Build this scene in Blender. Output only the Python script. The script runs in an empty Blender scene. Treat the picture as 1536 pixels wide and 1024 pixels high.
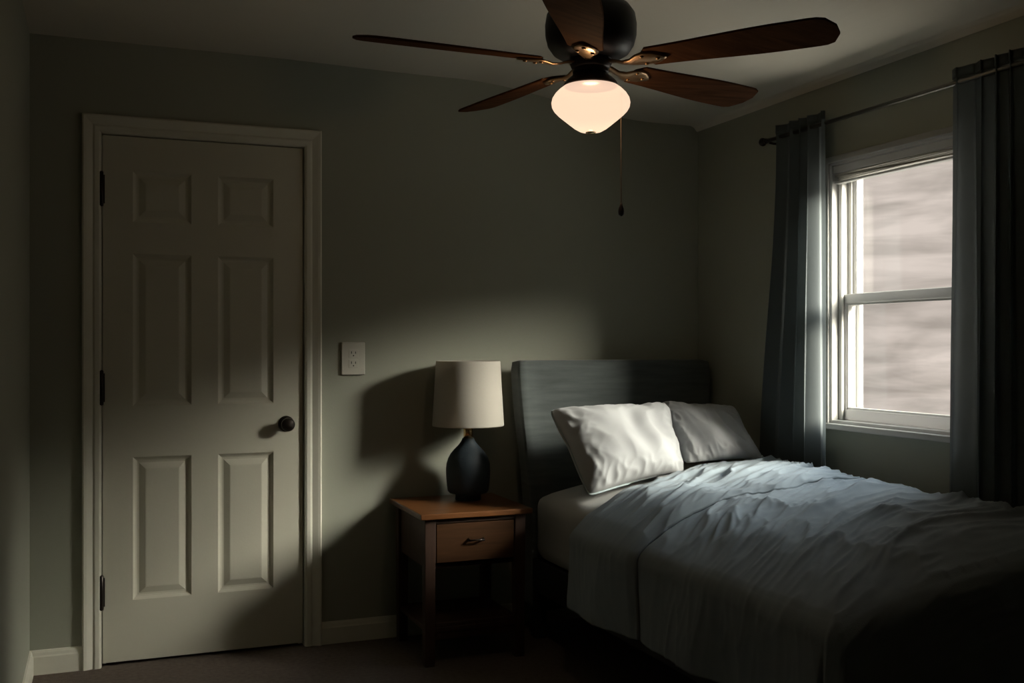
import bpy, bmesh, math, random
from mathutils import Vector, Matrix, noise

random.seed(4)
PI = math.pi
C = bpy.context.scene.collection
S = bpy.context.scene

# ------------------------------------------------------------------ materials
def nt(name):
    m = bpy.data.materials.new(name)
    m.use_nodes = True
    t = m.node_tree
    t.nodes.clear()
    out = t.nodes.new('ShaderNodeOutputMaterial')
    return m, t, out

def N(t, typ, **kw):
    n = t.nodes.new(typ)
    for k, v in kw.items():
        if k.startswith('i_'):
            n.inputs[k[2:].replace('_', ' ')].default_value = v
        else:
            setattr(n, k, v)
    return n

def rgba(c):
    return (c[0], c[1], c[2], 1.0)

def plain(name, col, rough=0.5, metal=0.0, var=0.06, scale=6.0, bump=0.0, bscale=60.0, stretch=(1, 1, 1), spec=0.5, sheen=0.0):
    """Principled surface with a faint noise in its colour and an optional bump."""
    m, t, out = nt(name)
    p = N(t, 'ShaderNodeBsdfPrincipled')
    p.inputs['Roughness'].default_value = rough
    p.inputs['Metallic'].default_value = metal
    p.inputs['Specular IOR Level'].default_value = spec
    if sheen:
        p.inputs['Sheen Weight'].default_value = sheen
    tc = N(t, 'ShaderNodeTexCoord')
    mp = N(t, 'ShaderNodeMapping')
    mp.inputs['Scale'].default_value = stretch
    t.links.new(tc.outputs['Object'], mp.inputs['Vector'])
    ns = N(t, 'ShaderNodeTexNoise')
    ns.inputs['Scale'].default_value = scale
    ns.inputs['Detail'].default_value = 5
    t.links.new(mp.outputs['Vector'], ns.inputs['Vector'])
    mx = N(t, 'ShaderNodeMix', data_type='RGBA')
    mx.inputs['A'].default_value = rgba([c * (1 - var) for c in col])
    mx.inputs['B'].default_value = rgba([min(1, c * (1 + var)) for c in col])
    t.links.new(ns.outputs['Fac'], mx.inputs['Factor'])
    t.links.new(mx.outputs['Result'], p.inputs['Base Color'])
    if bump:
        nb = N(t, 'ShaderNodeTexNoise')
        nb.inputs['Scale'].default_value = bscale
        nb.inputs['Detail'].default_value = 3
        t.links.new(mp.outputs['Vector'], nb.inputs['Vector'])
        b = N(t, 'ShaderNodeBump')
        b.inputs['Strength'].default_value = bump
        b.inputs['Distance'].default_value = 0.004
        t.links.new(nb.outputs['Fac'], b.inputs['Height'])
        t.links.new(b.outputs['Normal'], p.inputs['Normal'])
    t.links.new(p.outputs['BSDF'], out.inputs['Surface'])
    return m

def wood(name, dark, light, rough=0.35, stretch=(2.0, 22.0, 22.0), spec=0.5):
    m, t, out = nt(name)
    p = N(t, 'ShaderNodeBsdfPrincipled')
    p.inputs['Roughness'].default_value = rough
    p.inputs['Specular IOR Level'].default_value = spec
    tc = N(t, 'ShaderNodeTexCoord')
    mp = N(t, 'ShaderNodeMapping')
    mp.inputs['Scale'].default_value = stretch
    t.links.new(tc.outputs['Object'], mp.inputs['Vector'])
    ns = N(t, 'ShaderNodeTexNoise')
    ns.inputs['Scale'].default_value = 1.6
    ns.inputs['Detail'].default_value = 8
    ns.inputs['Distortion'].default_value = 1.2
    t.links.new(mp.outputs['Vector'], ns.inputs['Vector'])
    r = N(t, 'ShaderNodeValToRGB')
    r.color_ramp.elements[0].position = 0.3
    r.color_ramp.elements[1].position = 0.72
    r.color_ramp.elements[0].color = rgba(dark)
    r.color_ramp.elements[1].color = rgba(light)
    t.links.new(ns.outputs['Fac'], r.inputs['Fac'])
    t.links.new(r.outputs['Color'], p.inputs['Base Color'])
    t.links.new(p.outputs['BSDF'], out.inputs['Surface'])
    return m

def cloth(name, col, transl=0.0, weave=500.0, bump=0.15, var=0.05, stretch=(1, 1, 1), nscale=7.0, sheen=0.1, tcol=None):
    m, t, out = nt(name)
    p = N(t, 'ShaderNodeBsdfPrincipled')
    p.inputs['Roughness'].default_value = 0.9
    p.inputs['Specular IOR Level'].default_value = 0.15
    p.inputs['Sheen Weight'].default_value = sheen
    tc = N(t, 'ShaderNodeTexCoord')
    mp = N(t, 'ShaderNodeMapping')
    mp.inputs['Scale'].default_value = stretch
    t.links.new(tc.outputs['Object'], mp.inputs['Vector'])
    ns = N(t, 'ShaderNodeTexNoise')
    ns.inputs['Scale'].default_value = nscale
    ns.inputs['Detail'].default_value = 6
    t.links.new(mp.outputs['Vector'], ns.inputs['Vector'])
    mx = N(t, 'ShaderNodeMix', data_type='RGBA')
    mx.inputs['A'].default_value = rgba([c * (1 - var) for c in col])
    mx.inputs['B'].default_value = rgba([min(1, c * (1 + var)) for c in col])
    t.links.new(ns.outputs['Fac'], mx.inputs['Factor'])
    t.links.new(mx.outputs['Result'], p.inputs['Base Color'])
    nb = N(t, 'ShaderNodeTexNoise')
    nb.inputs['Scale'].default_value = weave
    nb.inputs['Detail'].default_value = 2
    t.links.new(mp.outputs['Vector'], nb.inputs['Vector'])
    b = N(t, 'ShaderNodeBump')
    b.inputs['Strength'].default_value = bump
    b.inputs['Distance'].default_value = 0.0015
    t.links.new(nb.outputs['Fac'], b.inputs['Height'])
    t.links.new(b.outputs['Normal'], p.inputs['Normal'])
    if transl:
        tr = N(t, 'ShaderNodeBsdfTranslucent')
        tr.inputs['Color'].default_value = rgba(tcol or col)
        ms = N(t, 'ShaderNodeMixShader')
        ms.inputs['Fac'].default_value = transl
        t.links.new(p.outputs['BSDF'], ms.inputs[1])
        t.links.new(tr.outputs['BSDF'], ms.inputs[2])
        t.links.new(ms.outputs['Shader'], out.inputs['Surface'])
    else:
        t.links.new(p.outputs['BSDF'], out.inputs['Surface'])
    return m

def glass_mat():
    m, t, out = nt('window_glass')
    tr = N(t, 'ShaderNodeBsdfTransparent')
    tr.inputs['Color'].default_value = (0.96, 0.97, 0.96, 1)
    gl = N(t, 'ShaderNodeBsdfGlossy')
    gl.inputs['Roughness'].default_value = 0.02
    ms = N(t, 'ShaderNodeMixShader')
    ms.inputs['Fac'].default_value = 0.05
    t.links.new(tr.outputs['BSDF'], ms.inputs[1])
    t.links.new(gl.outputs['BSDF'], ms.inputs[2])
    t.links.new(ms.outputs['Shader'], out.inputs['Surface'])
    return m

def globe_mat():
    m, t, out = nt('lit_opal_glass')
    p = N(t, 'ShaderNodeBsdfPrincipled')
    p.inputs['Base Color'].default_value = (0.06, 0.05, 0.045, 1)
    p.inputs['Roughness'].default_value = 0.7
    p.inputs['Specular IOR Level'].default_value = 0.05
    p.inputs['Emission Color'].default_value = (1.0, 0.70, 0.52, 1)
    p.inputs['Emission Strength'].default_value = GLOBE
    tr = N(t, 'ShaderNodeBsdfTransparent')
    tr.inputs['Color'].default_value = (1.0, 0.93, 0.84, 1)
    ms = N(t, 'ShaderNodeMixShader')
    ms.inputs['Fac'].default_value = 0.08
    t.links.new(p.outputs['BSDF'], ms.inputs[1])
    t.links.new(tr.outputs['BSDF'], ms.inputs[2])
    t.links.new(ms.outputs['Shader'], out.inputs['Surface'])
    return m

GLOBE = 0.93
def vinyl():
    m, t, out = nt('window_vinyl')
    p = N(t, 'ShaderNodeBsdfPrincipled')
    p.inputs['Base Color'].default_value = (0.48, 0.475, 0.45, 1)
    p.inputs['Roughness'].default_value = 0.35
    tr = N(t, 'ShaderNodeBsdfTranslucent')
    tr.inputs['Color'].default_value = (0.76, 0.76, 0.76, 1)
    ns = N(t, 'ShaderNodeTexNoise')
    ns.inputs['Scale'].default_value = 4.0
    mr = N(t, 'ShaderNodeMapRange')
    mr.inputs['To Min'].default_value = 0.24
    mr.inputs['To Max'].default_value = 0.28
    t.links.new(ns.outputs['Fac'], mr.inputs['Value'])
    ms = N(t, 'ShaderNodeMixShader')
    t.links.new(mr.outputs['Result'], ms.inputs['Fac'])
    t.links.new(p.outputs['BSDF'], ms.inputs[1])
    t.links.new(tr.outputs['BSDF'], ms.inputs[2])
    t.links.new(ms.outputs['Shader'], out.inputs['Surface'])
    return m
WALL = plain('sage_wall_paint', (0.335, 0.345, 0.285), 0.72, var=0.03, scale=3, bump=0.06, bscale=260, spec=0.3)
CEIL = plain('ceiling_paint', (0.62, 0.575, 0.485), 0.85, var=0.03, scale=2, bump=0.1, bscale=160, spec=0.2)
TRIM = plain('trim_paint', (0.66, 0.65, 0.56), 0.42, var=0.02, scale=4)
DOORP = plain('door_paint', (0.56, 0.545, 0.455), 0.45, var=0.02, scale=3, bump=0.03, bscale=120)
WHITE = vinyl()
BLIND = plain('blind_vinyl', (0.50, 0.48, 0.43), 0.5, var=0.05)
CARPET = plain('brown_carpet', (0.150, 0.122, 0.105), 1.0, var=0.35, scale=55, bump=1.0, bscale=330, spec=0.0)
BRONZE = plain('oil_rubbed_bronze', (0.028, 0.022, 0.019), 0.34, 0.6, var=0.25, scale=25)
BLACKM = plain('black_fan_enamel', (0.012, 0.012, 0.013), 0.45, 0.0, var=0.2, scale=12)
BRASS = plain('brushed_brass', (0.80, 0.58, 0.30), 0.20, 1.0, var=0.08, scale=40, stretch=(1, 1, 8))
NAVY = plain('matte_navy_ceramic', (0.020, 0.032, 0.042), 0.62, var=0.25, scale=40, bump=0.2, bscale=90)
CHROME = plain('dark_nickel', (0.20, 0.19, 0.17), 0.35, 1.0, var=0.1)
SLOT = plain('dark_slot', (0.02, 0.02, 0.018), 0.6)
PLATE = plain('switch_plastic', (0.60, 0.59, 0.52), 0.35, var=0.02)
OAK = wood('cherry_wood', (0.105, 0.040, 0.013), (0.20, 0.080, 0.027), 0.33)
OAK_SHADED = wood('cherry_wood_shaded_drawer', (0.036, 0.015, 0.005), (0.066, 0.028, 0.010), 0.5, spec=0.2)  # same cherry as the top, shade on the drawer front put into the colour
OAKV_SHADED = wood('cherry_wood_shaded_upright', (0.028, 0.011, 0.005), (0.050, 0.020, 0.008), 0.55, stretch=(22, 22, 2))  # same cherry with upright grain, colour darkened to paint in the shade below the top
BLADE = wood('walnut_blade', (0.045, 0.019, 0.009), (0.092, 0.040, 0.017), 0.85, stretch=(2, 20, 20), spec=0.02)
BEDWOOD = plain('dark_bed_rail', (0.018, 0.018, 0.018), 0.6, var=0.2)
HEADF = cloth('charcoal_upholstery', (0.085, 0.098, 0.098), weave=160, bump=0.5, var=0.42, stretch=(1.0, 1, 9), nscale=5.0, sheen=0.25)
SHEET = cloth('fitted_sheet_cotton', (0.40, 0.40, 0.385), weave=600)
DUVET = cloth('grey_blue_linen', (0.238, 0.284, 0.320), weave=420, bump=0.35, var=0.10, nscale=14)
PILLOW = cloth('white_linen', (0.385, 0.395, 0.405), weave=420, bump=0.3, var=0.04)
PIPING = cloth('blue_grey_edging', (0.34, 0.40, 0.42), weave=420)
SHADE = cloth('lamp_shade_linen', (0.60, 0.57, 0.51), transl=0.30, weave=350, bump=0.2, tcol=(0.55, 0.50, 0.42))
CURT = cloth('slate_curtain_cloth', (0.082, 0.097, 0.102), transl=0.27, weave=380, bump=0.25, var=0.15, nscale=20, tcol=(0.46, 0.51, 0.52))
GLASS = glass_mat()
GLOBEM = globe_mat()

# ------------------------------------------------------------------ mesh helpers
def loc_of(p):
    v = Vector((0, 0, 0))
    while p is not None:
        v += Vector(p.location)
        p = p.parent
    return v

def obj(name, bm, mat, parent=None, smooth=False, origin=None):
    """Link a bmesh given in world coordinates as ONE mesh object."""
    off = loc_of(parent)
    o_local = Vector((0, 0, 0))
    if origin is not None:
        o_local = Vector(origin) - off
        off = Vector(origin)
    bmesh.ops.translate(bm, verts=bm.verts, vec=-off)
    bmesh.ops.recalc_face_normals(bm, faces=bm.faces)
    me = bpy.data.meshes.new(name)
    if smooth:
        for f in bm.faces:
            f.smooth = True
    bm.to_mesh(me)
    bm.free()
    me.materials.append(mat)
    o = bpy.data.objects.new(name, me)
    o.location = o_local
    if parent is not None:
        o.parent = parent
    C.objects.link(o)
    return o

def tag(o, label=None, cat=None, group=None, kind=None):
    if label: o['label'] = label
    if cat: o['category'] = cat
    if group: o['group'] = group
    if kind: o['kind'] = kind
    return o

def thing(name, label, cat, loc, group=None, kind=None):
    o = bpy.data.objects.new(name, None)
    o.empty_display_size = 0.05
    o.location = loc
    C.objects.link(o)
    return tag(o, label, cat, group, kind)

def box(bm, lo, hi, bev=0.0, seg=2):
    lo, hi = Vector(lo), Vector(hi)
    r = bmesh.ops.create_cube(bm, size=1.0)
    vs = r['verts']
    for v in vs:
        v.co = Vector((lo[i] + (v.co[i] + 0.5) * (hi[i] - lo[i]) for i in range(3)))
    if bev:
        es = list({e for v in vs for e in v.link_edges})
        bmesh.ops.bevel(bm, geom=es, offset=bev, segments=seg, profile=0.5, affect='EDGES')
    return bm

def B(lo, hi, bev=0.0, seg=2):
    return box(bmesh.new(), lo, hi, bev, seg)

def lathe(bm, prof, c, seg=48, axis='z', closed=False):
    """prof: list of (r, h); revolved about an axis through c."""
    rings = []
    for r, h in prof:
        ring = []
        for k in range(seg):
            a = 2 * PI * k / seg
            if axis == 'z':
                p = (c[0] + r * math.cos(a), c[1] + r * math.sin(a), c[2] + h)
            elif axis == 'y':
                p = (c[0] + r * math.cos(a), c[1] + h, c[2] + r * math.sin(a))
            else:
                p = (c[0] + h, c[1] + r * math.cos(a), c[2] + r * math.sin(a))
            ring.append(bm.verts.new(p))
        rings.append(ring)
    for i in range(len(rings) - 1):
        for k in range(seg):
            k2 = (k + 1) % seg
            bm.faces.new((rings[i][k], rings[i][k2], rings[i + 1][k2], rings[i + 1][k]))
    if closed:
        for k in range(seg):
            k2 = (k + 1) % seg
            bm.faces.new((rings[-1][k], rings[-1][k2], rings[0][k2], rings[0][k]))
    else:
        bm.faces.new(rings[0][::-1])
        bm.faces.new(rings[-1])
    return bm

def tube(bm, pts, r, seg=10, loop=False):
    pts = [Vector(p) for p in pts]
    rings = []
    n = len(pts)
    for i, p in enumerate(pts):
        a = pts[(i - 1) % n] if (i > 0 or loop) else p
        b = pts[(i + 1) % n] if (i < n - 1 or loop) else p
        d = (b - a).normalized()
        up = Vector((0, 0, 1)) if abs(d.z) < 0.9 else Vector((1, 0, 0))
        x = d.cross(up).normalized()
        y = d.cross(x).normalized()
        rr = r[i] if isinstance(r, (list, tuple)) else r
        rings.append([bm.verts.new(p + (x * math.cos(2 * PI * k / seg) + y * math.sin(2 * PI * k / seg)) * rr) for k in range(seg)])
    m = n if loop else n - 1
    for i in range(m):
        A, Bq = rings[i], rings[(i + 1) % n]
        for k in range(seg):
            k2 = (k + 1) % seg
            bm.faces.new((A[k], A[k2], Bq[k2], Bq[k]))
    if not loop:
        bm.faces.new(rings[0][::-1])
        bm.faces.new(rings[-1])
    return bm

def grid(bm, fn, nu, nv):
    vs = [[bm.verts.new(fn(i / nu, j / nv)) for j in range(nv + 1)] for i in range(nu + 1)]
    for i in range(nu):
        for j in range(nv):
            bm.faces.new((vs[i][j], vs[i + 1][j], vs[i + 1][j + 1], vs[i][j + 1]))
    return vs

def softbox(bm, lo, hi, r, cuts=14, shape=None):
    """A box with well rounded edges, finely divided; shape(Vector) -> Vector bends it."""
    lo, hi = Vector(lo), Vector(hi)
    c, h = (lo + hi) / 2, (hi - lo) / 2
    q = bmesh.ops.create_cube(bm, size=2.0)
    bmesh.ops.subdivide_edges(bm, edges=bm.edges[:], cuts=cuts, use_grid_fill=True)
    for v in bm.verts:
        p = Vector((v.co[i] * h[i] for i in range(3)))
        # pull the divisions towards the edges so the rounding is smooth
        inner = Vector((max(-(h[i] - r), min(h[i] - r, p[i])) for i in range(3)))
        d = p - inner
        if d.length > 1e-6:
            p = inner + d.normalized() * r
        p = p + c
        v.co = shape(p) if shape else p
    return bm

def solid(o, t, off=-1.0):
    m = o.modifiers.new('thickness', 'SOLIDIFY')
    m.thickness = t
    m.offset = off
    return o

def sm(a, b, x):
    t = max(0.0, min(1.0, (x - a) / (b - a)))
    return t * t * (3 - 2 * t)

# ------------------------------------------------------------------ the room
XL, XR, YB, YF = -0.245, 2.65, 4.28, -0.9
def ceil_z(x):
    return 2.40 - 0.01 * sm(0.6, 1.3, x) - 0.115 * sm(1.45, 2.40, x)

def struct(name, bm, mat, label, cat, parent=None, smooth=False):
    o = obj(name, bm, mat, parent, smooth)
    if parent is None:
        tag(o, label, cat, kind='structure')
    return o

struct('floor', B((XL - 0.1, YF - 0.1, -0.12), (XR + 0.15, YB + 0.12, 0.0)), CARPET, 'dark brown carpet covering the bedroom floor', 'floor')

bm = bmesh.new()
vs = grid(bm, lambda u, v: (XL - 0.1 + u * (XR + 0.25 - XL), YF - 0.1 + v * (YB + 0.22 - YF), ceil_z(XL - 0.1 + u * (XR + 0.25 - XL))), 60, 2)
r = bmesh.ops.extrude_face_region(bm, geom=bm.faces[:])
for g in r['geom']:
    if isinstance(g, bmesh.types.BMVert):
        g.co.z = 2.55
struct('ceiling', bm, CEIL, 'plain pale ceiling above the fan, dropping slightly towards the window wall', 'ceiling', smooth=False)

struct('wall_left', B((XL - 0.1, YF, 0), (XL, YB + 0.12, 2.45)), WALL, 'sage grey wall at the left edge beside the door', 'wall')
struct('wall_front', B((XL - 0.1, YF - 0.1, 0), (XR + 0.15, YF, 2.45)), plain('bounce_cutting_dark_wall', (0.13, 0.135, 0.12), 0.75, var=0.03, scale=3), 'unseen wall opposite the door wall, coloured dark to cut bounced light', 'wall')  # out of view; dark colour made up to reduce light bouncing back
DX0, DX1, DZ1 = -0.004, 0.787, 2.052            # door opening
bm = bmesh.new()
box(bm, (XL - 0.1, YB, 0), (DX0, YB + 0.05, 2.45))
box(bm, (DX1, YB, 0), (XR + 0.15, YB + 0.05, 2.45))
box(bm, (DX0, YB, DZ1), (DX1, YB + 0.05, 2.45))
box(bm, (XL - 0.1, YB + 0.05, 0), (XR + 0.15, YB + 0.12, 2.45))
struct('wall_back', bm, WALL, 'sage grey wall with the door, behind the lamp and the headboard', 'wall')
WY0, WY1, WZ0, WZ1 = 2.62, 3.318, 0.925, 1.945   # window opening
bm = bmesh.new()
box(bm, (XR, YF, 0), (XR + 0.15, WY0, 2.45))
box(bm, (XR, WY1, 0), (XR + 0.15, YB, 2.45))
box(bm, (XR, WY0, 0), (XR + 0.15, WY1, WZ0))
box(bm, (XR, WY0, WZ1), (XR + 0.15, WY1, 2.45))
struct('wall_right', bm, WALL, 'sage grey wall around the window', 'wall')

# baseboards with a stepped top
def baseboard(name, a, b, inward, label):
    bm = bmesh.new()
    a, b, n = Vector(a), Vector(b), Vector(inward)
    prof = [(0, 0), (0.014, 0), (0.014, 0.066), (0.011, 0.072), (0.009, 0.082), (0.006, 0.089), (0, 0.091)]
    rr = []
    for p in (a, b):
        rr.append([bm.verts.new(p + n * d + Vector((0, 0, z))) for d, z in prof])
    k = len(prof)
    for i in range(k):
        bm.faces.new((rr[0][i], rr[0][(i + 1) % k], rr[1][(i + 1) % k], rr[1][i]))
    bm.faces.new(rr[0]); bm.faces.new(rr[1][::-1])
    return struct(name, bm, TRIM, label, 'baseboard')
baseboard('baseboard_left', (XL, YF, 0), (XL, YB, 0), (1, 0, 0), 'pale baseboard along the wall at the left edge')
baseboard('baseboard_back', (XL, YB, 0), (-0.063, YB, 0), (0, -1, 0), 'short pale baseboard between the left corner and the door')
baseboard('baseboard_rear', (0.847, YB, 0), (XR, YB, 0), (0, -1, 0), 'pale baseboard from the door running behind the nightstand')
baseboard('baseboard_right', (XR, YF, 0), (XR, YB, 0), (-1, 0, 0), 'pale baseboard under the window behind the bed')

# cove strip where the window wall meets the ceiling
bm = bmesh.new()
prof = [(0, -0.022), (0.006, -0.024), (0.012, -0.018), (0.022, -0.006), (0.040, 0.002), (0.055, 0.004), (0.058, 0.010), (0.058, 0.03), (0, 0.03)]
rr = [[bm.verts.new((XR - d, y, 2.273 + z)) for d, z in prof] for y in (YF, YB)]
for i in range(len(prof)):
    j = (i + 1) % len(prof)
    bm.faces.new((rr[0][i], rr[0][j], rr[1][j], rr[1][i]))
bm.faces.new(rr[0]); bm.faces.new(rr[1][::-1])
struct('trim_1', bm, CEIL, 'thin cove moulding along the ceiling above the window', 'moulding')

# ------------------------------------------------------------------ door
door = thing('door_1', 'pale six panel interior door with white casing and dark knob', 'door', (0.39, YB, 0.0), kind='structure')
def casing_bm():
    # a profiled architrave swept round three sides with mitred corners
    bm = bmesh.new()
    ix0, ix1, iz = 0.004, 0.780, 2.046
    prof = [(0.0, 0.0), (0.0, 0.012), (0.008, 0.016), (0.022, 0.016), (0.030, 0.012), (0.052, 0.020), (0.062, 0.022), (0.068, 0.018), (0.068, 0.0)]
    path = []
    for d, h in prof:
        path.append([(ix0 - d, YB - h, 0), (ix0 - d, YB - h, iz + d), (ix1 + d, YB - h, iz + d), (ix1 + d, YB - h, 0)])
    V = [[bm.verts.new(p) for p in row] for row in path]
    k = len(V)
    for i in range(k):
        for s in range(3):
            a, b = V[i], V[(i + 1) % k]
            bm.faces.new((a[s], a[s + 1], b[s + 1], b[s]))
    bm.faces.new([V[i][0] for i in range(k)])
    bm.faces.new([V[i][3] for i in range(k)][::-1])
    return bm
obj('door_casing', casing_bm(), TRIM, door)
bm = bmesh.new()   # jamb lining and stop inside the opening
for lo, hi in (((DX0, YB - 0.002, 0), (0.006, YB + 0.049, DZ1)), ((0.778, YB - 0.002, 0), (DX1, YB + 0.049, DZ1)), ((0.006, YB - 0.002, 2.044), (0.778, YB + 0.049, DZ1)),
               ((0.006, YB + 0.041, 0), (0.022, YB + 0.049, 2.044)), ((0.762, YB + 0.041, 0), (0.778, YB + 0.049, 2.044)), ((0.022, YB + 0.041, 2.03), (0.762, YB + 0.049, 2.044))):
    box(bm, lo, hi)
obj('door_jamb', bm, TRIM, door)

def door_leaf_bm():
    bm = bmesh.new()
    x0, x1, z0, z1 = 0.0095, 0.7735, 0.014, 2.040
    yf, yb = YB + 0.004, YB + 0.039
    cols = [(0.118, 0.336), (0.437, 0.655)]
    rows = [(0.247, 0.800), (0.998, 1.588), (1.710, 1.908)]
    xs = sorted([x0, x1] + [v for c in cols for v in c])
    zs = sorted([z0, z1] + [v for c in rows for v in c])
    V = {}
    def vert(x, y, z):
        k = (round(x, 5), round(y, 5), round(z, 5))
        if k not in V:
            V[k] = bm.verts.new((x, y, z))
        return V[k]
    rings = [(0.0, 0.0), (0.004, 0.004), (0.010, 0.010), (0.016, 0.0125), (0.023, 0.0125), (0.030, 0.0095), (0.046, 0.003), (0.050, 0.0025)]
    for i in range(len(xs) - 1):
        for j in range(len(zs) - 1):
            a, b, c, d = xs[i], xs[i + 1], zs[j], zs[j + 1]
            if (a, b) in cols and (c, d) in rows:
                prev = None
                for ins, dep in rings:
                    cur = [vert(a + ins, yf + dep, c + ins), vert(b - ins, yf + dep, c + ins), vert(b - ins, yf + dep, d - ins), vert(a + ins, yf + dep, d - ins)]
                    if prev:
                        for s in range(4):
                            bm.faces.new((prev[s], prev[(s + 1) % 4], cur[(s + 1) % 4], cur[s]))
                    prev = cur
                bm.faces.new(prev)
            else:
                bm.faces.new((vert(a, yf, c), vert(b, yf, c), vert(b, yf, d), vert(a, yf, d)))
    # sides and back
    bk = [vert(x0, yb, z0), vert(x1, yb, z0), vert(x1, yb, z1), vert(x0, yb, z1)]
    bm.faces.new(bk)
    bot = [vert(x, yf, z0) for x in xs]; top = [vert(x, yf, z1) for x in xs]
    lef = [vert(x0, yf, z) for z in zs]; rig = [vert(x1, yf, z) for z in zs]
    bm.faces.new(bot + [bk[1], bk[0]]); bm.faces.new(top + [bk[2], bk[3]])
    bm.faces.new(lef + [bk[3], bk[0]]); bm.faces.new(rig + [bk[2], bk[1]])
    return bm
leaf = obj('door_leaf', door_leaf_bm(), DOORP, door)
for z in (1.832, 1.071, 0.287):
    bm = bmesh.new()
    lathe(bm, [(0.004, -0.068), (0.0085, -0.064), (0.0085, 0.064), (0.004, 0.068)], (0.004, YB - 0.008, z), 14)
    box(bm, (-0.004, YB - 0.006, z - 0.062), (0.006, YB - 0.0005, z + 0.062), 0.001)
    box(bm, (0.0065, YB - 0.004, z - 0.055), (0.017, YB + 0.006, z + 0.055), 0.001)
    tag(obj('door_hinge', bm, BRONZE, door, True), 'dark bronze hinge')
bm = bmesh.new()
kx, kz = 0.706, 0.913
lathe(bm, [(0.0, 0.004), (0.031, 0.004), (0.033, 0.0), (0.031, -0.006), (0.020, -0.009), (0.013, -0.013), (0.0115, -0.026), (0.017, -0.032), (0.0245, -0.038),
           (0.0275, -0.046), (0.0275, -0.053), (0.024, -0.060), (0.015, -0.0645), (0.0, -0.066)], (kx, YB + 0.004, kz), 36, 'y')
tag(obj('door_knob', bm, BRONZE, leaf, True), 'dark bronze round knob')

# wall plate
pl = thing('wall_plate', 'white electrical wall plate on the wall between door and lamp', 'wall outlet', (0.981, YB, 1.178))
obj('cover_plate', B((0.931, YB - 0.012, 1.110), (1.031, YB, 1.246), 0.004, 3), PLATE, pl)
for z in (1.199, 1.157):
    rc = obj('receptacle', B((0.961, YB - 0.0135, z - 0.017), (1.001, YB - 0.0115, z + 0.017), 0.0009), PLATE, pl)
    obj('socket_slot', B((0.971, YB - 0.0141, z - 0.001), (0.974, YB - 0.0132, z + 0.009)), SLOT, rc)
    obj('socket_slot', B((0.988, YB - 0.0141, z - 0.001), (0.991, YB - 0.0132, z + 0.008)), SLOT, rc)
    obj('ground_hole', lathe(bmesh.new(), [(0.0028, 0.0), (0.0028, -0.0008)], (0.981, YB - 0.0133, z - 0.009), 12, 'y'), SLOT, rc)

# ------------------------------------------------------------------ window
win = thing('window_1', 'white double hung window with two panes above the bed', 'window', (XR, 2.87, WZ0), kind='structure')
bm = bmesh.new()
# flat casing on the wall face
cw = 0.020
for lo, hi in (((XR - 0.012, WY0 - cw, WZ0 - 0.02), (XR, WY0 + 0.004, WZ1 + cw)), ((XR - 0.012, WY1 - 0.004, WZ0 - 0.02), (XR, WY1 + cw, WZ1 + cw)), ((XR - 0.012, WY0, WZ1 - 0.004), (XR, WY1, WZ1 + cw))):
    box(bm, lo, hi, 0.003)
# reveal lining
for lo, hi in (((XR - 0.002, WY0, WZ0), (XR + 0.148, WY0 + 0.016, WZ1)), ((XR - 0.002, WY1 - 0.016, WZ0), (XR + 0.148, WY1, WZ1)), ((XR - 0.002, WY0, WZ1 - 0.014), (XR + 0.148, WY1, WZ1)), ((XR, WY0, WZ0), (XR + 0.148, WY1, WZ0 + 0.018))):
    box(bm, lo, hi, 0.002)
# tracks the sashes slide in
for y0, y1 in ((WY0 + 0.016, WY0 + 0.034), (WY1 - 0.034, WY1 - 0.016)):
    box(bm, (XR + 0.030, y0, WZ0 + 0.018), (XR + 0.042, y1, WZ1 - 0.014), 0.002)
    box(bm, (XR + 0.076, y0, WZ0 + 0.018), (XR + 0.082, y1, WZ1 - 0.014), 0.001)
    box(bm, (XR + 0.116, y0, WZ0 + 0.018), (XR + 0.135, y1, WZ1 - 0.014), 0.002)
obj('window_frame', bm, WHITE, win)
obj('window_sill', B((XR - 0.028, WY0 - 0.04, WZ0 - 0.016), (XR + 0.03, WY1 + 0.025, WZ0 + 0.006), 0.004, 3), WHITE, win)
def sash(xc, z0, z1, bot, top, nm):
    y0, y1, st, d = WY0 + 0.018, WY1 - 0.018, 0.026, 0.012
    bm = bmesh.new()
    box(bm, (xc - d, y0, z0), (xc + d, y0 + st, z1), 0.003)
    box(bm, (xc - d, y1 - st, z0), (xc + d, y1, z1), 0.003)
    box(bm, (xc - d - 0.002, y0 + 0.002, z0), (xc + d, y1 - 0.002, z0 + bot), 0.003)
    box(bm, (xc - d - 0.002, y0 + 0.002, z1 - top), (xc + d, y1 - 0.002, z1), 0.003)
    # glazing bead
    for lo, hi in (((xc - 0.009, y0 + st, z0 + bot), (xc + 0.009, y0 + st + 0.005, z1 - top)), ((xc - 0.009, y1 - st - 0.005, z0 + bot), (xc + 0.009, y1 - st, z1 - top)),
                   ((xc - 0.009, y0 + st, z0 + bot), (xc + 0.009, y1 - st, z0 + bot + 0.008)), ((xc - 0.009, y0 + st, z1 - top - 0.008), (xc + 0.009, y1 - st, z1 - top))):
        box(bm, lo, hi, 0.001)
    s = obj('sash', bm, WHITE, win)
    s['label'] = nm
    obj('pane', B((xc - 0.002, y0 + st, z0 + bot), (xc + 0.002, y1 - st, z1 - top)), GLASS, s)
sash(XR + 0.058, WZ0 + 0.020, 1.432, 0.040, 0.036, 'lower sash')
sash(XR + 0.099, 1.392, WZ1 - 0.014, 0.036, 0.036, 'upper sash')

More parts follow.
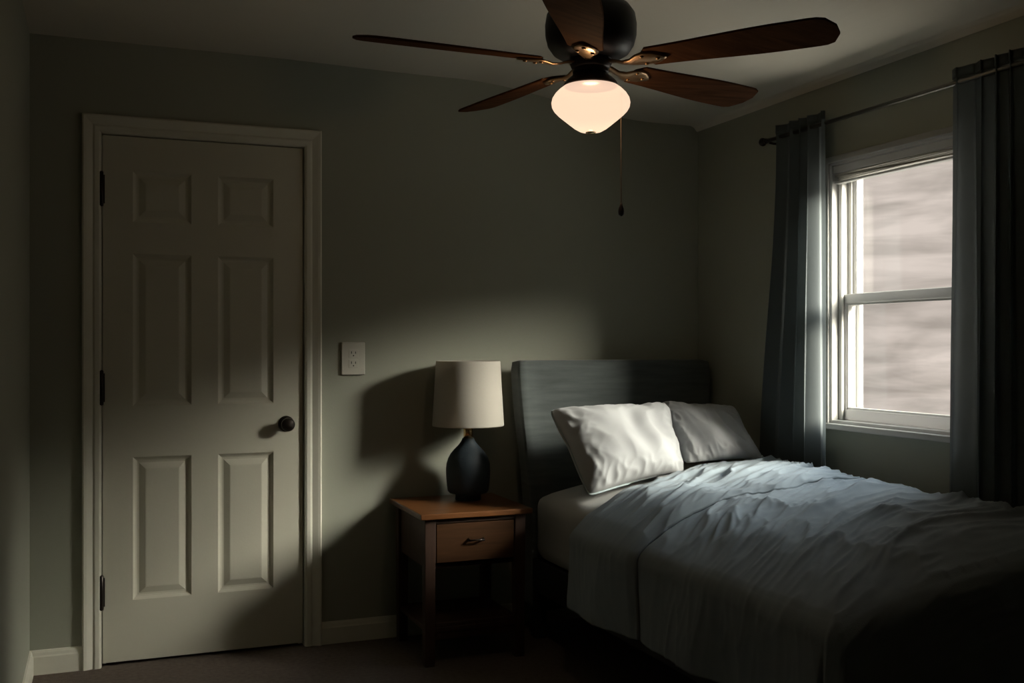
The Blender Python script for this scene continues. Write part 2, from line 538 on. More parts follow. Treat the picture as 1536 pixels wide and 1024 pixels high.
# raised mini blind stacked at the top of the window
bl = thing('window_blind', 'pale venetian blind raised into a thin stack at the window top', 'blind', (XR + 0.02, 2.87, WZ1 - 0.016))
obj('headrail', B((XR + 0.002, WY0 + 0.018, WZ1 - 0.046), (XR + 0.034, WY1 - 0.018, WZ1 - 0.018), 0.002), WHITE, bl)
for k in range(6):
    z = WZ1 - 0.050 - k * 0.0042
    bm = bmesh.new()
    def sl(u, v, z=z, k=k):
        y = WY0 + 0.024 + u * (WY1 - WY0 - 0.048)
        return (XR + 0.004 + v * 0.026, y, z + 0.0035 * math.sin(PI * v) + 0.0016 * math.sin(9 * y + k * 1.3) - 0.001)
    grid(bm, sl, 30, 4)
    solid(obj('slat', bm, BLIND, bl, True), 0.0012)
obj('bottom_rail', B((XR + 0.004, WY0 + 0.022, WZ1 - 0.086), (XR + 0.030, WY1 - 0.022, WZ1 - 0.077), 0.002), WHITE, bl)

# ------------------------------------------------------------------ curtain rod and curtains
RX, RZ = 2.575, 2.082
rod = thing('curtain_rod', 'thin grey curtain rod with ball ends above the window', 'curtain rod', (RX, 2.85, RZ))
obj('pole', tube(bmesh.new(), [(RX, 2.02, RZ), (RX, 3.625, RZ)], 0.008, 16), CHROME, rod, True)
for y, s in ((3.625, 1), (2.02, -1)):
    bm = bmesh.new()
    lathe(bm, [(0.0, 0.0), (0.010, 0.0), (0.010, 0.008 * s), (0.006, 0.012 * s), (0.014, 0.018 * s), (0.018, 0.028 * s), (0.014, 0.038 * s), (0.0, 0.045 * s)], (RX, y, RZ), 20, 'y')
    obj('finial', bm, BRONZE, rod, True)
for y in (3.605, 2.04):
    bm = bmesh.new()
    box(bm, (XR - 0.006, y - 0.011, RZ - 0.03), (XR, y + 0.011, RZ + 0.03), 0.002)
    tube(bm, [(XR - 0.004, y, RZ - 0.012), (RX + 0.02, y, RZ - 0.014), (RX, y, RZ - 0.011)], 0.005, 10)
    obj('bracket', bm, BRONZE, rod, True)

def curtain(y_top, y_bot, folds, amp, seed, label, ztop=2.128, zbot=0.04):
    yc = (y_top[0] + y_top[1]) / 2
    c = thing('curtain', label, 'curtain', (RX, yc, zbot), group='slate curtains on the window rod')
    def fn(u, v):
        z = zbot + (ztop - zbot) * v
        w = sm(0.02, 0.75, (ztop - z) / (ztop - zbot))
        y0 = y_top[0] * (1 - w) + y_bot[0] * w
        y1 = y_top[1] * (1 - w) + y_bot[1] * w
        # uneven folds
        ph = u + 0.035 * math.sin(2 * PI * u * 1.7 + seed) + 0.012 * math.sin(5 * u + 1.3 * z + seed)
        a = amp * (0.62 + 0.38 * w) * (0.75 + 0.35 * noise.noise(Vector((u * 5, z * 0.5, seed))))
        x = RX + 0.002 + a * math.sin(2 * PI * folds * ph + seed) + 0.25 * a * math.sin(4 * PI * folds * ph + 1.1)
        x += 0.004 * noise.noise(Vector((u * 9, z * 1.6, seed + 3)))
        y = y0 + (y1 - y0) * (u + 0.018 * math.sin(4 * PI * folds * ph + seed * 2) )
        return (min(x, XR - 0.034), y, z)
    bm = bmesh.new()
    grid(bm, fn, 46 * folds // 2, 44)
    obj('panel', bm, CURT, c, True)
    # stitched heading band along the top
    bm = bmesh.new()
    def hd(u, v):
        p = Vector(fn(u, 1.0 - (0.032 / (ztop - zbot)) * (1 - v)))
        p.x -= 0.0028
        return p
    grid(bm, hd, 46 * folds // 2, 3)
    solid(obj('heading', bm, CURT, c, True), 0.002, 0)
    return c
curtain((3.575, 3.240), (3.700, 3.215), 5, 0.026, 0.4, 'slate curtain at the left of the window, beside the pillows')
curtain((2.612, 2.08), (2.628, 2.05), 7, 0.027, 2.2, 'slate curtain at the right of the window, by the right edge')

# ------------------------------------------------------------------ ceiling fan
FX, FY = 1.229, 2.525
fan = thing('ceiling_fan', 'dark ceiling fan with brown wooden blades and one lit globe', 'ceiling fan', (FX, FY, 2.389))
fc = (FX, FY, 0)
obj('canopy', lathe(bmesh.new(), [(0.0, 2.392), (0.068, 2.392), (0.072, 2.375), (0.060, 2.345), (0.030, 2.325), (0.016, 2.315), (0.0, 2.314)], fc), BLACKM, fan, True)
obj('downrod', lathe(bmesh.new(), [(0.0125, 2.33), (0.0125, 2.14)], fc, 20), BLACKM, fan, True)
obj('motor_housing', lathe(bmesh.new(), [(0.0, 2.163), (0.030, 2.163), (0.036, 2.156), (0.075, 2.153), (0.105, 2.142), (0.119, 2.122), (0.1235, 2.095), (0.1225, 2.066), (0.116, 2.040),
    (0.102, 2.020), (0.082, 2.008), (0.060, 2.003), (0.0, 2.003)], fc, 64), BLACKM, fan, True)
obj('flywheel', lathe(bmesh.new(), [(0.0, 2.004), (0.056, 2.004), (0.058, 1.996), (0.052, 1.980), (0.048, 1.976), (0.0, 1.976)], fc, 48), BRONZE, fan, True)
obj('switch_housing', lathe(bmesh.new(), [(0.0, 1.978), (0.046, 1.978), (0.049, 1.972), (0.049, 1.962), (0.045, 1.964), (0.050, 1.959), (0.058, 1.953), (0.068, 1.943), (0.073, 1.935), (0.071, 1.930), (0.0, 1.930)], fc, 48), BRONZE, fan, True)
gl = obj('light_globe', lathe(bmesh.new(), [(0.0, 1.932), (0.066, 1.932), (0.074, 1.929), (0.085, 1.921), (0.096, 1.910), (0.1035, 1.898), (0.1062, 1.886), (0.1045, 1.875), (0.099, 1.865), (0.089, 1.8545), (0.074, 1.842),
    (0.058, 1.829), (0.044, 1.818), (0.030, 1.810), (0.018, 1.807), (0.0, 1.8065)], fc, 64), GLOBEM, fan, True)
gl['label'] = 'glowing warm white glass globe'
obj('globe_cap', lathe(bmesh.new(), [(0.0, 1.811), (0.014, 1.810), (0.014, 1.806), (0.009, 1.8035), (0.0, 1.803)], fc, 24), BRASS, gl, True)
bulb_d = bpy.data.lights.new('fan_bulb', 'POINT')
bulb_d.energy = 19.0
bulb_d.shadow_soft_size = 0.035
bulb_d.color = (1.0, 0.74, 0.45)
bulb = bpy.data.objects.new('fan_bulb', bulb_d)
bulb.location = (FX, FY, 1.878)
C.objects.link(bulb)
def fan_blade(az):
    Rz = Matrix.Rotation(az, 4, 'Z')
    P = Matrix.Rotation(math.radians(-12), 4, 'X')       # blade pitch
    T = Matrix.Translation((FX, FY, 1.990)) @ Rz
    bm = bmesh.new()
    n = 26
    top, bot = [], []
    out = []
    for i in range(n + 1):
        s = i / n
        r = 0.150 + 0.500 * s
        w = 0.048 + 0.022 * sm(0.0, 0.75, s)
        e0 = math.sqrt(max(0.0, 1 - (1 - min(1, s / 0.05)) ** 2)) if s < 0.05 else 1.0
        e1 = math.sqrt(max(0.0, 1 - (1 - min(1, (1 - s) / 0.10)) ** 2)) if s > 0.90 else 1.0
        w = max(0.006, w * min(0.45 + 0.55 * e0, 0.30 + 0.70 * e1))
        out.append((r, w))
    rows = []
    for r, w in out:
        rows.append([bm.verts.new(T @ (P @ Vector((r, y * w, h)))) for y, h in ((-1, 0), (-0.96, 0.003), (0.96, 0.003), (1, 0), (0.96, -0.003), (-0.96, -0.003))])
    for i in range(n):
        for k in range(6):
            k2 = (k + 1) % 6
            bm.faces.new((rows[i][k], rows[i][k2], rows[i + 1][k2], rows[i + 1][k]))
    bm.faces.new(rows[0]); bm.faces.new(rows[-1][::-1])
    b = obj('blade', bm, BLADE, fan, origin=(FX, FY, 1.990))
    # blade iron: a shaped arm that spreads into a plate under the blade, with three screws
    bm = bmesh.new()
    arm = [(0.042, 0.014, 0.004), (0.070, 0.012, 0.002), (0.095, 0.011, -0.006), (0.118, 0.016, -0.008), (0.138, 0.030, -0.006), (0.160, 0.037, -0.0045), (0.185, 0.032, -0.0045), (0.205, 0.018, -0.0045), (0.215, 0.006, -0.0045)]
    rows = []
    for i, (r, w, z) in enumerate(arm):
        q = P if i >= 3 else Matrix.Rotation(math.radians(-12 * i / 3), 4, 'X')
        rows.append([bm.verts.new(T @ (q @ Vector((r, y * w, z + h)))) for y, h in ((-1, 0.0), (-0.7, 0.0008), (0.7, 0.0008), (1, 0.0), (0.7, -0.005), (-0.7, -0.005))])
    for i in range(len(arm) - 1):
        for k in range(6):
            k2 = (k + 1) % 6
            bm.faces.new((rows[i][k], rows[i][k2], rows[i + 1][k2], rows[i + 1][k]))
    bm.faces.new(rows[0]); bm.faces.new(rows[-1][::-1])
    for r, y in ((0.155, 0.020), (0.155, -0.020), (0.193, 0.0)):
        bb = bmesh.new()
        lathe(bb, [(0.0055, 0.0), (0.0055, -0.0025), (0.003, -0.004), (0.0, -0.0042)], (r, y, -0.0095), 12)
        for v in bb.verts:
            v.co = T @ (P @ v.co)
        me = bpy.data.meshes.new('tmp'); bb.to_mesh(me); bb.free(); bm.from_mesh(me); bpy.data.meshes.remove(me)
    tag(obj('blade_bracket', bm, BRASSY, b, True), 'bronze bracket screwed under the blade')
CHAIN = plain('aged_chain', (0.085, 0.058, 0.035), 0.5, 0.5, var=0.2)
BRASSY = plain('antique_bronze', (0.30, 0.19, 0.10), 0.30, 0.85, var=0.3, scale=30)
YAW = math.radians(21.62)
for deg in (38, 122, 203, 261, 331):
    fan_blade(math.radians(deg) - YAW)
# pull chain on the far side of the switch housing
px_, py_ = 1.229 + 0.084 * math.cos(YAW) + 0.02 * math.sin(YAW), 2.525 - 0.084 * math.sin(YAW) + 0.02 * math.cos(YAW)
bm = bmesh.new()
tube(bm, [(FX + 0.055 * math.cos(YAW), FY - 0.055 * math.sin(YAW), 1.938), (px_ - 0.004, py_, 1.936), (px_, py_, 1.926), (px_, py_, 1.615)], 0.0011, 8)
for k in range(100):
    bmesh.ops.create_icosphere(bm, subdivisions=1, radius=0.0019, matrix=Matrix.Translation((px_, py_, 1.618 + k * 0.0031)))
ch = obj('pull_chain', bm, CHAIN, fan, True)
obj('chain_fob', lathe(bmesh.new(), [(0.0, 1.620), (0.003, 1.619), (0.004, 1.612), (0.0075, 1.604), (0.0085, 1.596), (0.0075, 1.588), (0.003, 1.584), (0.0, 1.5835)], (px_, py_, 0), 20), BRONZE, ch, True)

# ------------------------------------------------------------------ nightstand
NX0, NX1, NY0, NY1, NZ = 1.131, 1.591, 3.79, 4.255, 0.590
ns = thing('nightstand', 'cherry wood nightstand with one drawer between door and bed', 'nightstand', ((NX0 + NX1) / 2, (NY0 + NY1) / 2, 0))
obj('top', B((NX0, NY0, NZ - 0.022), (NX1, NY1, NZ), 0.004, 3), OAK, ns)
lx0, lx1, ly0, ly1 = NX0 + 0.022, NX1 - 0.022, NY0 + 0.022, NY1 - 0.018
for x in (lx0, lx1 - 0.045):
    for y in (ly0, ly1 - 0.045):
        bm = B((x, y, 0.0), (x + 0.045, y + 0.045, NZ - 0.022), 0.003)
        for v in bm.verts:
            if v.co.z < 0.1:
                v.co.x = x + 0.0225 + (v.co.x - x - 0.0225) * 0.86
                v.co.y = y + 0.0225 + (v.co.y - y - 0.0225) * 0.86
        obj('leg', bm, OAKV_SHADED, ns)
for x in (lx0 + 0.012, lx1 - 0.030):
    obj('side_panel', B((x, ly0 + 0.045, 0.375), (x + 0.018, ly1 - 0.045, NZ - 0.022)), OAKV_SHADED, ns)
obj('back_panel', B((lx0 + 0.045, ly1 - 0.030, 0.375), (lx1 - 0.045, ly1 - 0.012, NZ - 0.022)), OAKV_SHADED, ns)
bm = bmesh.new()
box(bm, (lx0 + 0.045, ly0 + 0.006, NZ - 0.042), (lx1 - 0.045, ly0 + 0.026, NZ - 0.022), 0.001)
box(bm, (lx0 + 0.030, ly0 + 0.03, 0.372), (lx1 - 0.030, ly1 - 0.03, 0.386), 0.001)
obj('drawer_frame', bm, OAKV_SHADED, ns)
dr = obj('drawer', B((lx0 + 0.0475, ly0 + 0.004, 0.396), (lx1 - 0.0475, ly0 + 0.024, NZ - 0.045), 0.003, 3), OAK_SHADED, ns)
bm = bmesh.new()
hx, hz = (lx0 + lx1) / 2, 0.478
tube(bm, [(hx - 0.030, ly0 + 0.004, hz), (hx - 0.028, ly0 - 0.012, hz - 0.001), (hx - 0.012, ly0 - 0.019, hz + 0.001), (hx + 0.012, ly0 - 0.019, hz + 0.001), (hx + 0.028, ly0 - 0.012, hz - 0.001), (hx + 0.030, ly0 + 0.004, hz)],
     [0.006, 0.0042, 0.0038, 0.0038, 0.0042, 0.006], 10)
tag(obj('drawer_handle', bm, BRONZE, dr, True), 'dark metal pull')
obj('shelf', B((lx0 + 0.01, ly0 + 0.006, 0.128), (lx1 - 0.01, ly1 - 0.006, 0.148), 0.002), OAKV_SHADED, ns)
obj('shelf_rail', B((lx0 + 0.045, ly0 + 0.010, 0.100), (lx1 - 0.045, ly0 + 0.028, 0.165), 0.002), OAKV_SHADED, ns)

# ------------------------------------------------------------------ table lamp
LX, LY = 1.428, 4.10
lamp = thing('table_lamp', 'unlit table lamp with white drum shade on the nightstand', 'lamp', (LX, LY, NZ))
lc = (LX, LY, NZ)
obj('lamp_base', lathe(bmesh.new(), [(0.0, 0.0), (0.052, 0.0), (0.054, 0.004), (0.053, 0.020), (0.056, 0.026), (0.078, 0.030), (0.085, 0.038), (0.0885, 0.060), (0.0915, 0.095), (0.0925, 0.125), (0.0905, 0.150),
    (0.084, 0.172), (0.073, 0.192), (0.058, 0.210), (0.042, 0.226), (0.031, 0.240), (0.026, 0.250), (0.0245, 0.256), (0.0, 0.256)], lc, 64), NAVY, lamp, True)
obj('lamp_neck', lathe(bmesh.new(), [(0.0, 0.250), (0.0195, 0.250), (0.0195, 0.318), (0.012, 0.322), (0.012, 0.350), (0.0, 0.350)], lc, 40), BRASS, lamp, True)
obj('lamp_bulb', lathe(bmesh.new(), [(0.0, 0.350), (0.013, 0.350), (0.014, 0.372), (0.026, 0.398), (0.030, 0.418), (0.026, 0.440), (0.013, 0.453), (0.0, 0.456)], lc, 24), WHITE, lamp, True)
bm = bmesh.new()
shz0, shz1, r0, r1 = 0.308, 0.578, 0.1485, 0.1335
lathe(bm, [(r0, shz0), (r0 + 0.0012, shz0 + 0.004), (r1 + 0.0012, shz1 - 0.004), (r1, shz1), (r1 - 0.002, shz1), (r0 - 0.002, shz0)], lc, 72, closed=True)
sh = obj('lamp_shade', bm, SHADE, lamp, True)
bm = bmesh.new()
for k in range(3):
    a = 2 * PI * k / 3 + 0.4
    tube(bm, [(LX, LY, NZ + 0.345), (LX + 0.5 * r0 * math.cos(a), LY + 0.5 * r0 * math.sin(a), NZ + 0.340), (LX + (r0 - 0.004) * math.cos(a), LY + (r0 - 0.004) * math.sin(a), NZ + 0.325)], 0.0018, 8)
obj('shade_spider', bm, BRASS, sh, True)

# ------------------------------------------------------------------ bed
BX0, BX1, BY0, BY1 = 1.66, 2.525, 2.06, 4.05
def top_z(x):
    t = max(0.0, min(1.0, (x - BX0) / (BX1 - BX0)))
    return 0.622 + 0.128 * (1 - (1 - t) ** 1.6)
bed = thing('bed', 'low dark bed with charcoal upholstered headboard against the door wall', 'bed', (2.1, 3.1, 0))
# headboard: flared, slightly reclined upholstered panel
def headboard_bm():
    bm = bmesh.new()
    def shp(p):
        s = (p.z - 0.10) / 1.07
        cx = 2.125
        k = 0.90 + 0.10 * sm(0.35, 1.0, s)
        x = cx + (p.x - cx) * k
        wing = 0.030 * sm(0.80, 1.0, abs(p.x - cx) / 0.475)
        y = p.y + 0.05 * (s - 0.5) - (wing if p.y < 4.14 else 0)
        return Vector((x, y, p.z))
    softbox(bm, (1.65, 4.085, 0.10), (2.60, 4.175, 1.168), 0.026, 24, shp)
    return bm
obj('headboard', headboard_bm(), HEADF, bed, True)
for lo, hi in (((1.700, 2.10, 0.20), (1.728, 4.08, 0.335)), ((2.472, 2.10, 0.20), (2.500, 4.08, 0.335))):
    obj('side_rail', B(lo, hi, 0.004), BEDWOOD, bed)
obj('foot_rail', B((1.728, 2.10, 0.20), (2.472, 2.128, 0.335), 0.004), BEDWOOD, bed)
obj('slat_deck', B((1.728, 2.128, 0.300), (2.472, 4.07, 0.335)), BEDWOOD, bed)
for x in (1.700, 2.450):
    for y in (2.10, 4.02):
        obj('leg', B((x, y, 0), (x + 0.05, y + 0.05, 0.20), 0.004), BEDWOOD, bed)

def mat_shape(p):
    k = sm(0.40, 0.60, p.z)
    return Vector((p.x, p.y, p.z + (top_z(p.x) - 0.622) * k))
bm = softbox(bmesh.new(), (1.690, 2.10, 0.337), (2.510, 4.030, 0.598), 0.055, 26, mat_shape)
mt = obj('mattress', bm, SHEET, None, True, origin=(2.1, 3.1, 0.337))
tag(mt, 'pale mattress in a fitted sheet, showing at the head of the bed beside the nightstand', 'mattress')

def ridged(p):
    return 1.0 - abs(noise.noise(p)) * 2.0

def wrinkle(a, b):
    """Wrinkle height of the duvet at cloth coordinates a (across), b (along)."""
    u = a * 0.93 + b * 0.37
    v = -a * 0.37 + b * 0.93
    w = noise.noise(Vector((u * 1.7, v * 1.7, 4.2))) * 0.11
    big = max(0.0, ridged(Vector((u * 1.5, (v + w) * 5.0, 1.0))))
    mid = max(0.0, ridged(Vector((u * 3.0 + 5, (v + 1.3 * w) * 13.0, 7.0))))
    fine = max(0.0, ridged(Vector((u * 6.0 + 2, (v + 1.6 * w) * 27.0, 3.0))))
    m1 = 0.5 + 0.5 * noise.noise(Vector((a * 3.1, b * 3.7, 21.0)))
    m2 = 0.5 + 0.5 * noise.noise(Vector((a * 4.3, b * 4.9, 33.0)))
    h = 0.014 * big ** 3 + 0.027 * m1 * mid ** 2.5 + 0.014 * m2 * fine ** 2
    h += 0.0022 * noise.noise(Vector((u * 16, v * 46, 2.0)))
    h += 0.006 * noise.noise(Vector((a * 3, b * 3, 9.0)))
    return h * (0.35 if a < 0 or b < 0 else 0.35 + 0.65 * sm(0.0, 0.18, min(a, b)))

HANG, FHANG = 0.285, 0.36
def head(a):
    return 3.475 + 0.15 * sm(0.25, 0.62, a)
def duvet_point(a, b, lift=0.0):
    """a: metres across from the left top edge (negative = hanging down the left side);
    b: metres along from the foot edge (negative = hanging over the foot)."""
    W = BX1 - BX0
    h = wrinkle(a, b)
    la = max(0.0, -a); lb = max(0.0, -b); ra = max(0.0, a - W)
    x = BX0 + max(0.0, min(W, a)); y = BY0 + max(0.0, b)
    z = top_z(x) + 0.004
    rad = 0.072
    if la == 0 and lb == 0 and ra == 0:
        # round the top off towards its edges
        z -= 0.055 * max(0.0, 1 - min(a, b) / 0.28) ** 2 + 0.012 * max(0.0, 1 - (W - a) / 0.20) ** 2
        return Vector((x, y, z + lift + h))
    z -= 0.055 if (la or lb) else 0.055 * max(0.0, 1 - b / 0.28) ** 2
    z -= 0.012 if ra else 0.012 * max(0.0, 1 - (W - a) / 0.20) ** 2
    d = math.hypot(la, lb) if (la and lb) else max(la, lb)
    if ra:
        d = ra
        ox, oy = 1.0, 0.0
        rad = 0.012
    elif la or lb:
        ox, oy = -la / d, -lb / d
    # quarter circle, then straight down with a slight flare
    th0 = 0.58 if la > lb else 0.38
    if la and lb:
        th0 = 0.38 + 0.20 * math.atan2(la, lb) / (PI / 2)
    arc = rad * (PI / 2 - th0)
    if d < arc:
        th = th0 + d / rad
        out, drop = rad * (math.sin(th) - math.sin(th0)), rad * (math.cos(th0) - math.cos(th))
    else:
        out, drop = rad * (1 - math.sin(th0)) + (0.0 if ra else 0.05 * (d - arc)), rad * math.cos(th0) + (d - arc)
    s = b if la and not lb else (a if lb and not la else 0.3 * math.atan2(la, lb + 1e-6))
    wave = (0.014 * math.sin(s * 11 + 0.6) + 0.009 * math.sin(s * 23 + d * 3)) * sm(0.05, 0.30, d) * (0 if ra else 1)
    if la and lb:
        wave += 0.03 * math.sin(2 * math.atan2(la, lb)) * sm(0.05, 0.3, d)
    out += wave + (0 if ra else lift + h * 0.7)
    if ra:
        out = min(out, 0.014)
    return Vector((x + ox * out, y + oy * out, z - drop))

bm = bmesh.new()
W = BX1 - BX0
A0, A1, B0 = -HANG - 0.02, W + 0.22, -FHANG
def dv(u, v):
    a = A0 + (A1 - A0) * u
    b = B0 + (head(a) - BY0 - B0) * v
    p = duvet_point(a, b)
    if v > 0.975:                           # roll the head edge under
        p.z -= 0.012 * (v - 0.975) / 0.025
    return p
grid(bm, dv, 250, 300)
dn = obj('duvet', bm, DUVET, None, True, origin=(2.1, 2.8, 0.6))
tag(dn, 'rumpled blue-grey linen duvet spread over the bed and hanging down its side', 'duvet')
solid(dn, 0.016, -1)
# turned back edge of the duvet at the head end: a second layer with a rounded roll
bm = bmesh.new()
F0 = 2.985 - BY0
def fl(u, v):
    a = A0 + 0.004 + (A1 - 0.02 - A0) * u
    b = F0 + 0.02 * math.sin(a * 3.1 + 0.4) + 0.045 * noise.noise(Vector((a * 5, 1.7, 4))) * sm(0, 0.2, a) + (head(a) - BY0 - F0) * v
    keep = 0.45 + 0.55 * (1 - sm(0.10, 0.40, a))
    edge = 1 - sm(0.0, 0.06, v)
    lift = keep * (0.032 - 0.020 * edge + 0.010 * math.sin(PI * min(1, v * 1.2)))
    p = duvet_point(a, min(b, head(a) - BY0), lift)
    if v > 0.86:
        t = (v - 0.86) / 0.14
        p.y += 0.018 * math.sin(t * PI)
        side = sm(0.0, 0.10, max(0, -a))
        p.z -= 0.036 * t * t * (1 - side)
        p.x += 0.030 * t * t * side
    return p
grid(bm, fl, 220, 110)
fo = obj('folded_edge', bm, DUVET, dn, True)
solid(fo, 0.012, -1)

# ------------------------------------------------------------------ pillows
def pillow(c00, c10, c11, c01, thick, seed, label, fold, rest):
    """Corners: bottom left, bottom right, top right, top left (world)."""
    c00, c10, c11, c01 = map(Vector, (c00, c10, c11, c01))
    nrm = ((c10 - c00).cross(c01 - c00)).normalized()
    if nrm.y > 0: nrm = -nrm
    org = (c00 + c10) / 2
    th = thing('pillow', label, 'pillow', org, group='pillows on the bed')
    def edge_uv(u, v):
        # sides bow in a little between the pointed corners
        k = 0.085
        uu = u - k * (1 - (2 * v - 1) ** 2) * (2 * u - 1) * 0.6
        vv = v - k * (1 - (2 * u - 1) ** 2) * (2 * v - 1) * 0.9
        c = 0.10 * (abs(2 * u - 1) ** 5) * (abs(2 * v - 1) ** 5)      # softened corners
        return uu + (0.5 - uu) * c, vv + (0.5 - vv) * c
    def mid(u, v):
        uu, vv = edge_uv(u, v)
        p = c00.lerp(c10, uu).lerp(c01.lerp(c11, uu), vv)
        # outline wobble
        p = p + nrm * (0.010 * noise.noise(Vector((u * 3, v * 3, seed))))
        return p
    def prof(u, v):
        du, dv_ = 1 - abs(2 * u - 1) ** 2.6, 1 - abs(2 * v - 1) ** 2.6
        return max(0.0, du * dv_) ** 0.45
    def wr(u, v, s):
        f = prof(u, v)
        w = 0.008 * ridged(Vector((u * 5 + v * 1.2, v * 2.0, seed + s))) * (0.3 + f)
        # radiating creases near the corners and edges
        ed = min(u, 1 - u, v, 1 - v)
        w += 0.010 * (ridged(Vector((u * 11, v * 9, seed * 2 + s))) - 0.5) * (1 - sm(0.02, 0.24, ed)) * sm(0.0, 0.04, ed)
        w += 0.008 * noise.noise(Vector((u * 4, v * 4, seed + 5 + s)))
        if fold:
            w += 0.006 * math.sin(26 * u + 6 * v + 2 * noise.noise(Vector((u * 3, v * 3, 1)))) * sm(0.3, 0.55, u) * f
        return w
    bm = bmesh.new()
    nu, nv = 96, 72
    front = grid(bm, lambda u, v: mid(u, v) + nrm * (thick * 1.15 * prof(u, v) + wr(u, v, 0) * min(1, prof(u, v) * 2.2)), nu, nv)
    back = grid(bm, lambda u, v: mid(u, v) - nrm * (thick * 0.75 * prof(u, v)), nu, nv)
    bmesh.ops.remove_doubles(bm, verts=bm.verts, dist=0.0004)
    for v in bm.verts:                      # squashed flat where it rests on the bed
        zmin = top_z(v.co.x) + rest
        if v.co.z < zmin + 0.02:
            v.co.z = zmin + max(0.0, v.co.z - zmin + 0.10) * 0.02 / 0.12
    obj('pillow_case', bm, PILLOW, th, True)
    bm = bmesh.new()
    def settle(p):
        zmin = top_z(p.x) + rest
        if p.z < zmin + 0.02:
            p.z = zmin + 0.004 + max(0.0, p.z - zmin + 0.10) * 0.02 / 0.12
        return p
    pts = [mid(i / 40, 0) for i in range(40)] + [mid(1, i / 30) for i in range(30)] + [mid(1 - i / 40, 1) for i in range(40)] + [mid(0, 1 - i / 30) for i in range(30)]
    tube(bm, [settle(p) for p in pts], 0.0042, 8, True)
    tag(obj('piping', bm, PIPING, th, True), 'blue-grey piped edge')
    return th
pillow((1.735, 3.600, 0.640), (2.205, 3.640, 0.700), (2.245, 3.860, 0.992), (1.660, 3.840, 0.985), 0.105, 3.1,
       'white linen pillow nearest the lamp, leaning on the headboard', True, -0.012)
pillow((2.222, 3.680, 0.715), (2.515, 3.530, 0.752), (2.543, 3.800, 0.968), (2.232, 3.955, 0.990), 0.080, 8.7,
       'white linen pillow by the window curtain, half hidden by the other pillow', False, 0.008)

# ------------------------------------------------------------------ light
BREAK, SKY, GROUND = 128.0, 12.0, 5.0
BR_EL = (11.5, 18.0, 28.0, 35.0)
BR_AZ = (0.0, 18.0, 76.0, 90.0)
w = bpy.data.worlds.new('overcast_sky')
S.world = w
w.use_nodes = True
t = w.node_tree
t.nodes.clear()
out = t.nodes.new('ShaderNodeOutputWorld')
bg = t.nodes.new('ShaderNodeBackground')
tc = N(t, 'ShaderNodeTexCoord')
mp = N(t, 'ShaderNodeMapping')
mp.inputs['Scale'].default_value = (4.5, 4.5, 34.0)
t.links.new(tc.outputs['Generated'], mp.inputs['Vector'])
n1 = N(t, 'ShaderNodeTexNoise')
n1.inputs['Scale'].default_value = 2.0
n1.inputs['Detail'].default_value = 4
n1.inputs['Roughness'].default_value = 0.5
n1.inputs['Distortion'].default_value = 0.6
t.links.new(mp.outputs['Vector'], n1.inputs['Vector'])
mp2 = N(t, 'ShaderNodeMapping')
mp2.inputs['Scale'].default_value = (4.0, 4.0, 11.0)
t.links.new(tc.outputs['Generated'], mp2.inputs['Vector'])
n2 = N(t, 'ShaderNodeTexNoise')
n2.inputs['Scale'].default_value = 1.7
n2.inputs['Detail'].default_value = 3
n2.inputs['Distortion'].default_value = 1.4
t.links.new(mp2.outputs['Vector'], n2.inputs['Vector'])
mxn = N(t, 'ShaderNodeMix', data_type='FLOAT')
mxn.inputs['Factor'].default_value = 0.5
t.links.new(n1.outputs['Fac'], mxn.inputs['A'])
t.links.new(n2.outputs['Fac'], mxn.inputs['B'])
r = N(t, 'ShaderNodeValToRGB')
r.color_ramp.elements[0].position = 0.36
r.color_ramp.elements[0].color = (0.45, 0.385, 0.345, 1)
r.color_ramp.elements[1].position = 0.62
r.color_ramp.elements[1].color = (0.85, 0.73, 0.67, 1)
t.links.new(mxn.outputs['Result'], r.inputs['Fac'])
def M(op, a, b=None, c=None):
    n = N(t, 'ShaderNodeMath', operation=op)
    for k, v in enumerate((a, b, c)):
        if v is None: continue
        if isinstance(v, (int, float)): n.inputs[k].default_value = v
        else: t.links.new(v, n.inputs[k])
    return n.outputs[0]
def ramp(x, a, b):
    n = N(t, 'ShaderNodeMapRange', interpolation_type='SMOOTHSTEP')
    n.inputs['From Min'].default_value = a
    n.inputs['From Max'].default_value = b
    t.links.new(x, n.inputs['Value'])
    return n.outputs['Result']
sx = N(t, 'ShaderNodeSeparateXYZ')
t.links.new(tc.outputs['Generated'], sx.inputs['Vector'])
DEG = 180 / PI
el = M('MULTIPLY', M('ARCSINE', sx.outputs['Z']), DEG)
az = M('MULTIPLY', M('ARCTAN2', M('MULTIPLY', sx.outputs['Y'], -1.0), sx.outputs['X']), DEG)
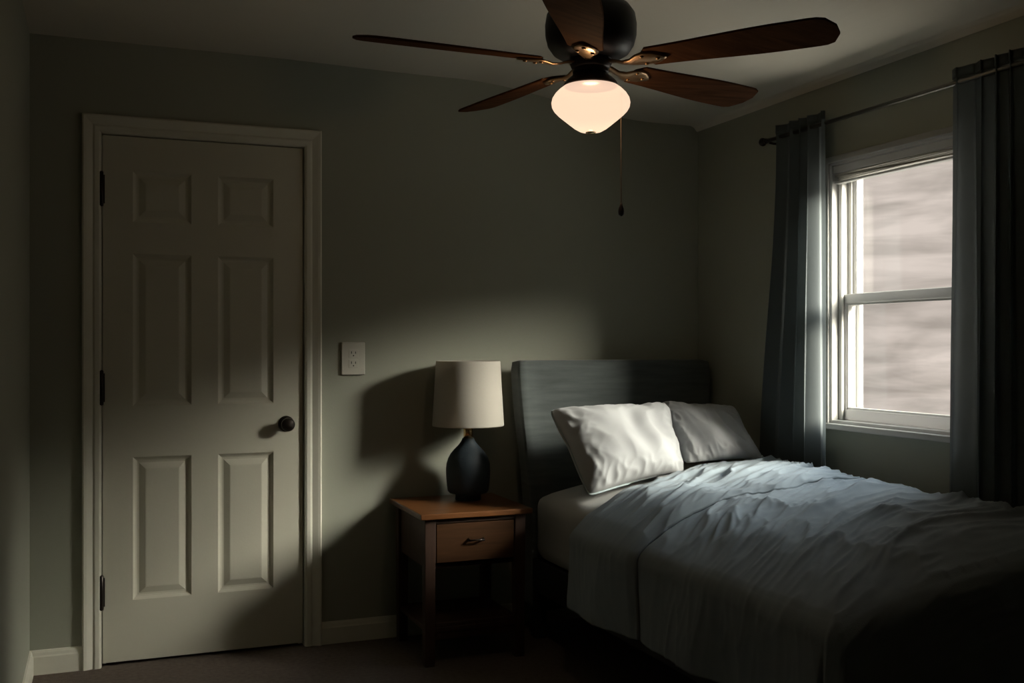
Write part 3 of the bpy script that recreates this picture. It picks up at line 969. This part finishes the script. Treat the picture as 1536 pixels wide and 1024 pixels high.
# the bright break in the overcast, low in the sky to the side of the window
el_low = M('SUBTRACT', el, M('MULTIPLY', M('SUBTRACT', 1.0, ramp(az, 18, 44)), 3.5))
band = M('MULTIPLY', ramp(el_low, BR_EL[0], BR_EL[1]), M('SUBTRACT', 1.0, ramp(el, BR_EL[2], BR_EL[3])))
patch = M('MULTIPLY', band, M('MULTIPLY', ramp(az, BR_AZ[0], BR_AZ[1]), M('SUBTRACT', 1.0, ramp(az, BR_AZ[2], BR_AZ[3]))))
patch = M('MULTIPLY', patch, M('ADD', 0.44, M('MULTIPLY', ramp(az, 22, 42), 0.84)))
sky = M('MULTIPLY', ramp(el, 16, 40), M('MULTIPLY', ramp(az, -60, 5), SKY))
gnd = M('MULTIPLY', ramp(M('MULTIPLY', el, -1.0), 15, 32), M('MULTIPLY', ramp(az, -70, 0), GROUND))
def scale(col, f):
    n = N(t, 'ShaderNodeVectorMath', operation='SCALE')
    n.inputs[0].default_value = col
    t.links.new(f, n.inputs['Scale'])
    return n.outputs['Vector']
def add(a, b):
    n = N(t, 'ShaderNodeVectorMath', operation='ADD')
    t.links.new(a, n.inputs[0]); t.links.new(b, n.inputs[1])
    return n.outputs['Vector']
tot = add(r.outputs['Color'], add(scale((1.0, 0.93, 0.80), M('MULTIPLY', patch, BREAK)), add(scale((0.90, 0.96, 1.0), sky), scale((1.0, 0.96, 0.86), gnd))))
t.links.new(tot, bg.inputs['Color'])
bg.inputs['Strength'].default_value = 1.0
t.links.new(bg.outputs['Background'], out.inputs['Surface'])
w.cycles.sampling_method = 'MANUAL'
w.cycles.sample_map_resolution = 1024

# ------------------------------------------------------------------ camera
cam_d = bpy.data.cameras.new('camera')
cam_d.sensor_width = 36.0
cam_d.lens = 1559.0 / 1536.0 * 36.0
cam_d.shift_y = 5.0 / 1536.0
cam_d.clip_start = 0.02
cam = bpy.data.objects.new('camera', cam_d)
cam.location = (0, 0, 1.235)
cam.rotation_euler = (PI / 2, 0, -YAW)
C.objects.link(cam)
S.camera = cam

S.view_settings.view_transform = 'Standard'
S.view_settings.look = 'None'
S.view_settings.gamma = 1.0
S.view_settings.use_curve_mapping = False
S.view_settings.exposure = 0.0
S.cycles.max_bounces = 10
S.cycles.diffuse_bounces = 6
S.cycles.transparent_max_bounces = 16
S.cycles.sample_clamp_indirect = 6.0
S.cycles.use_denoising = True
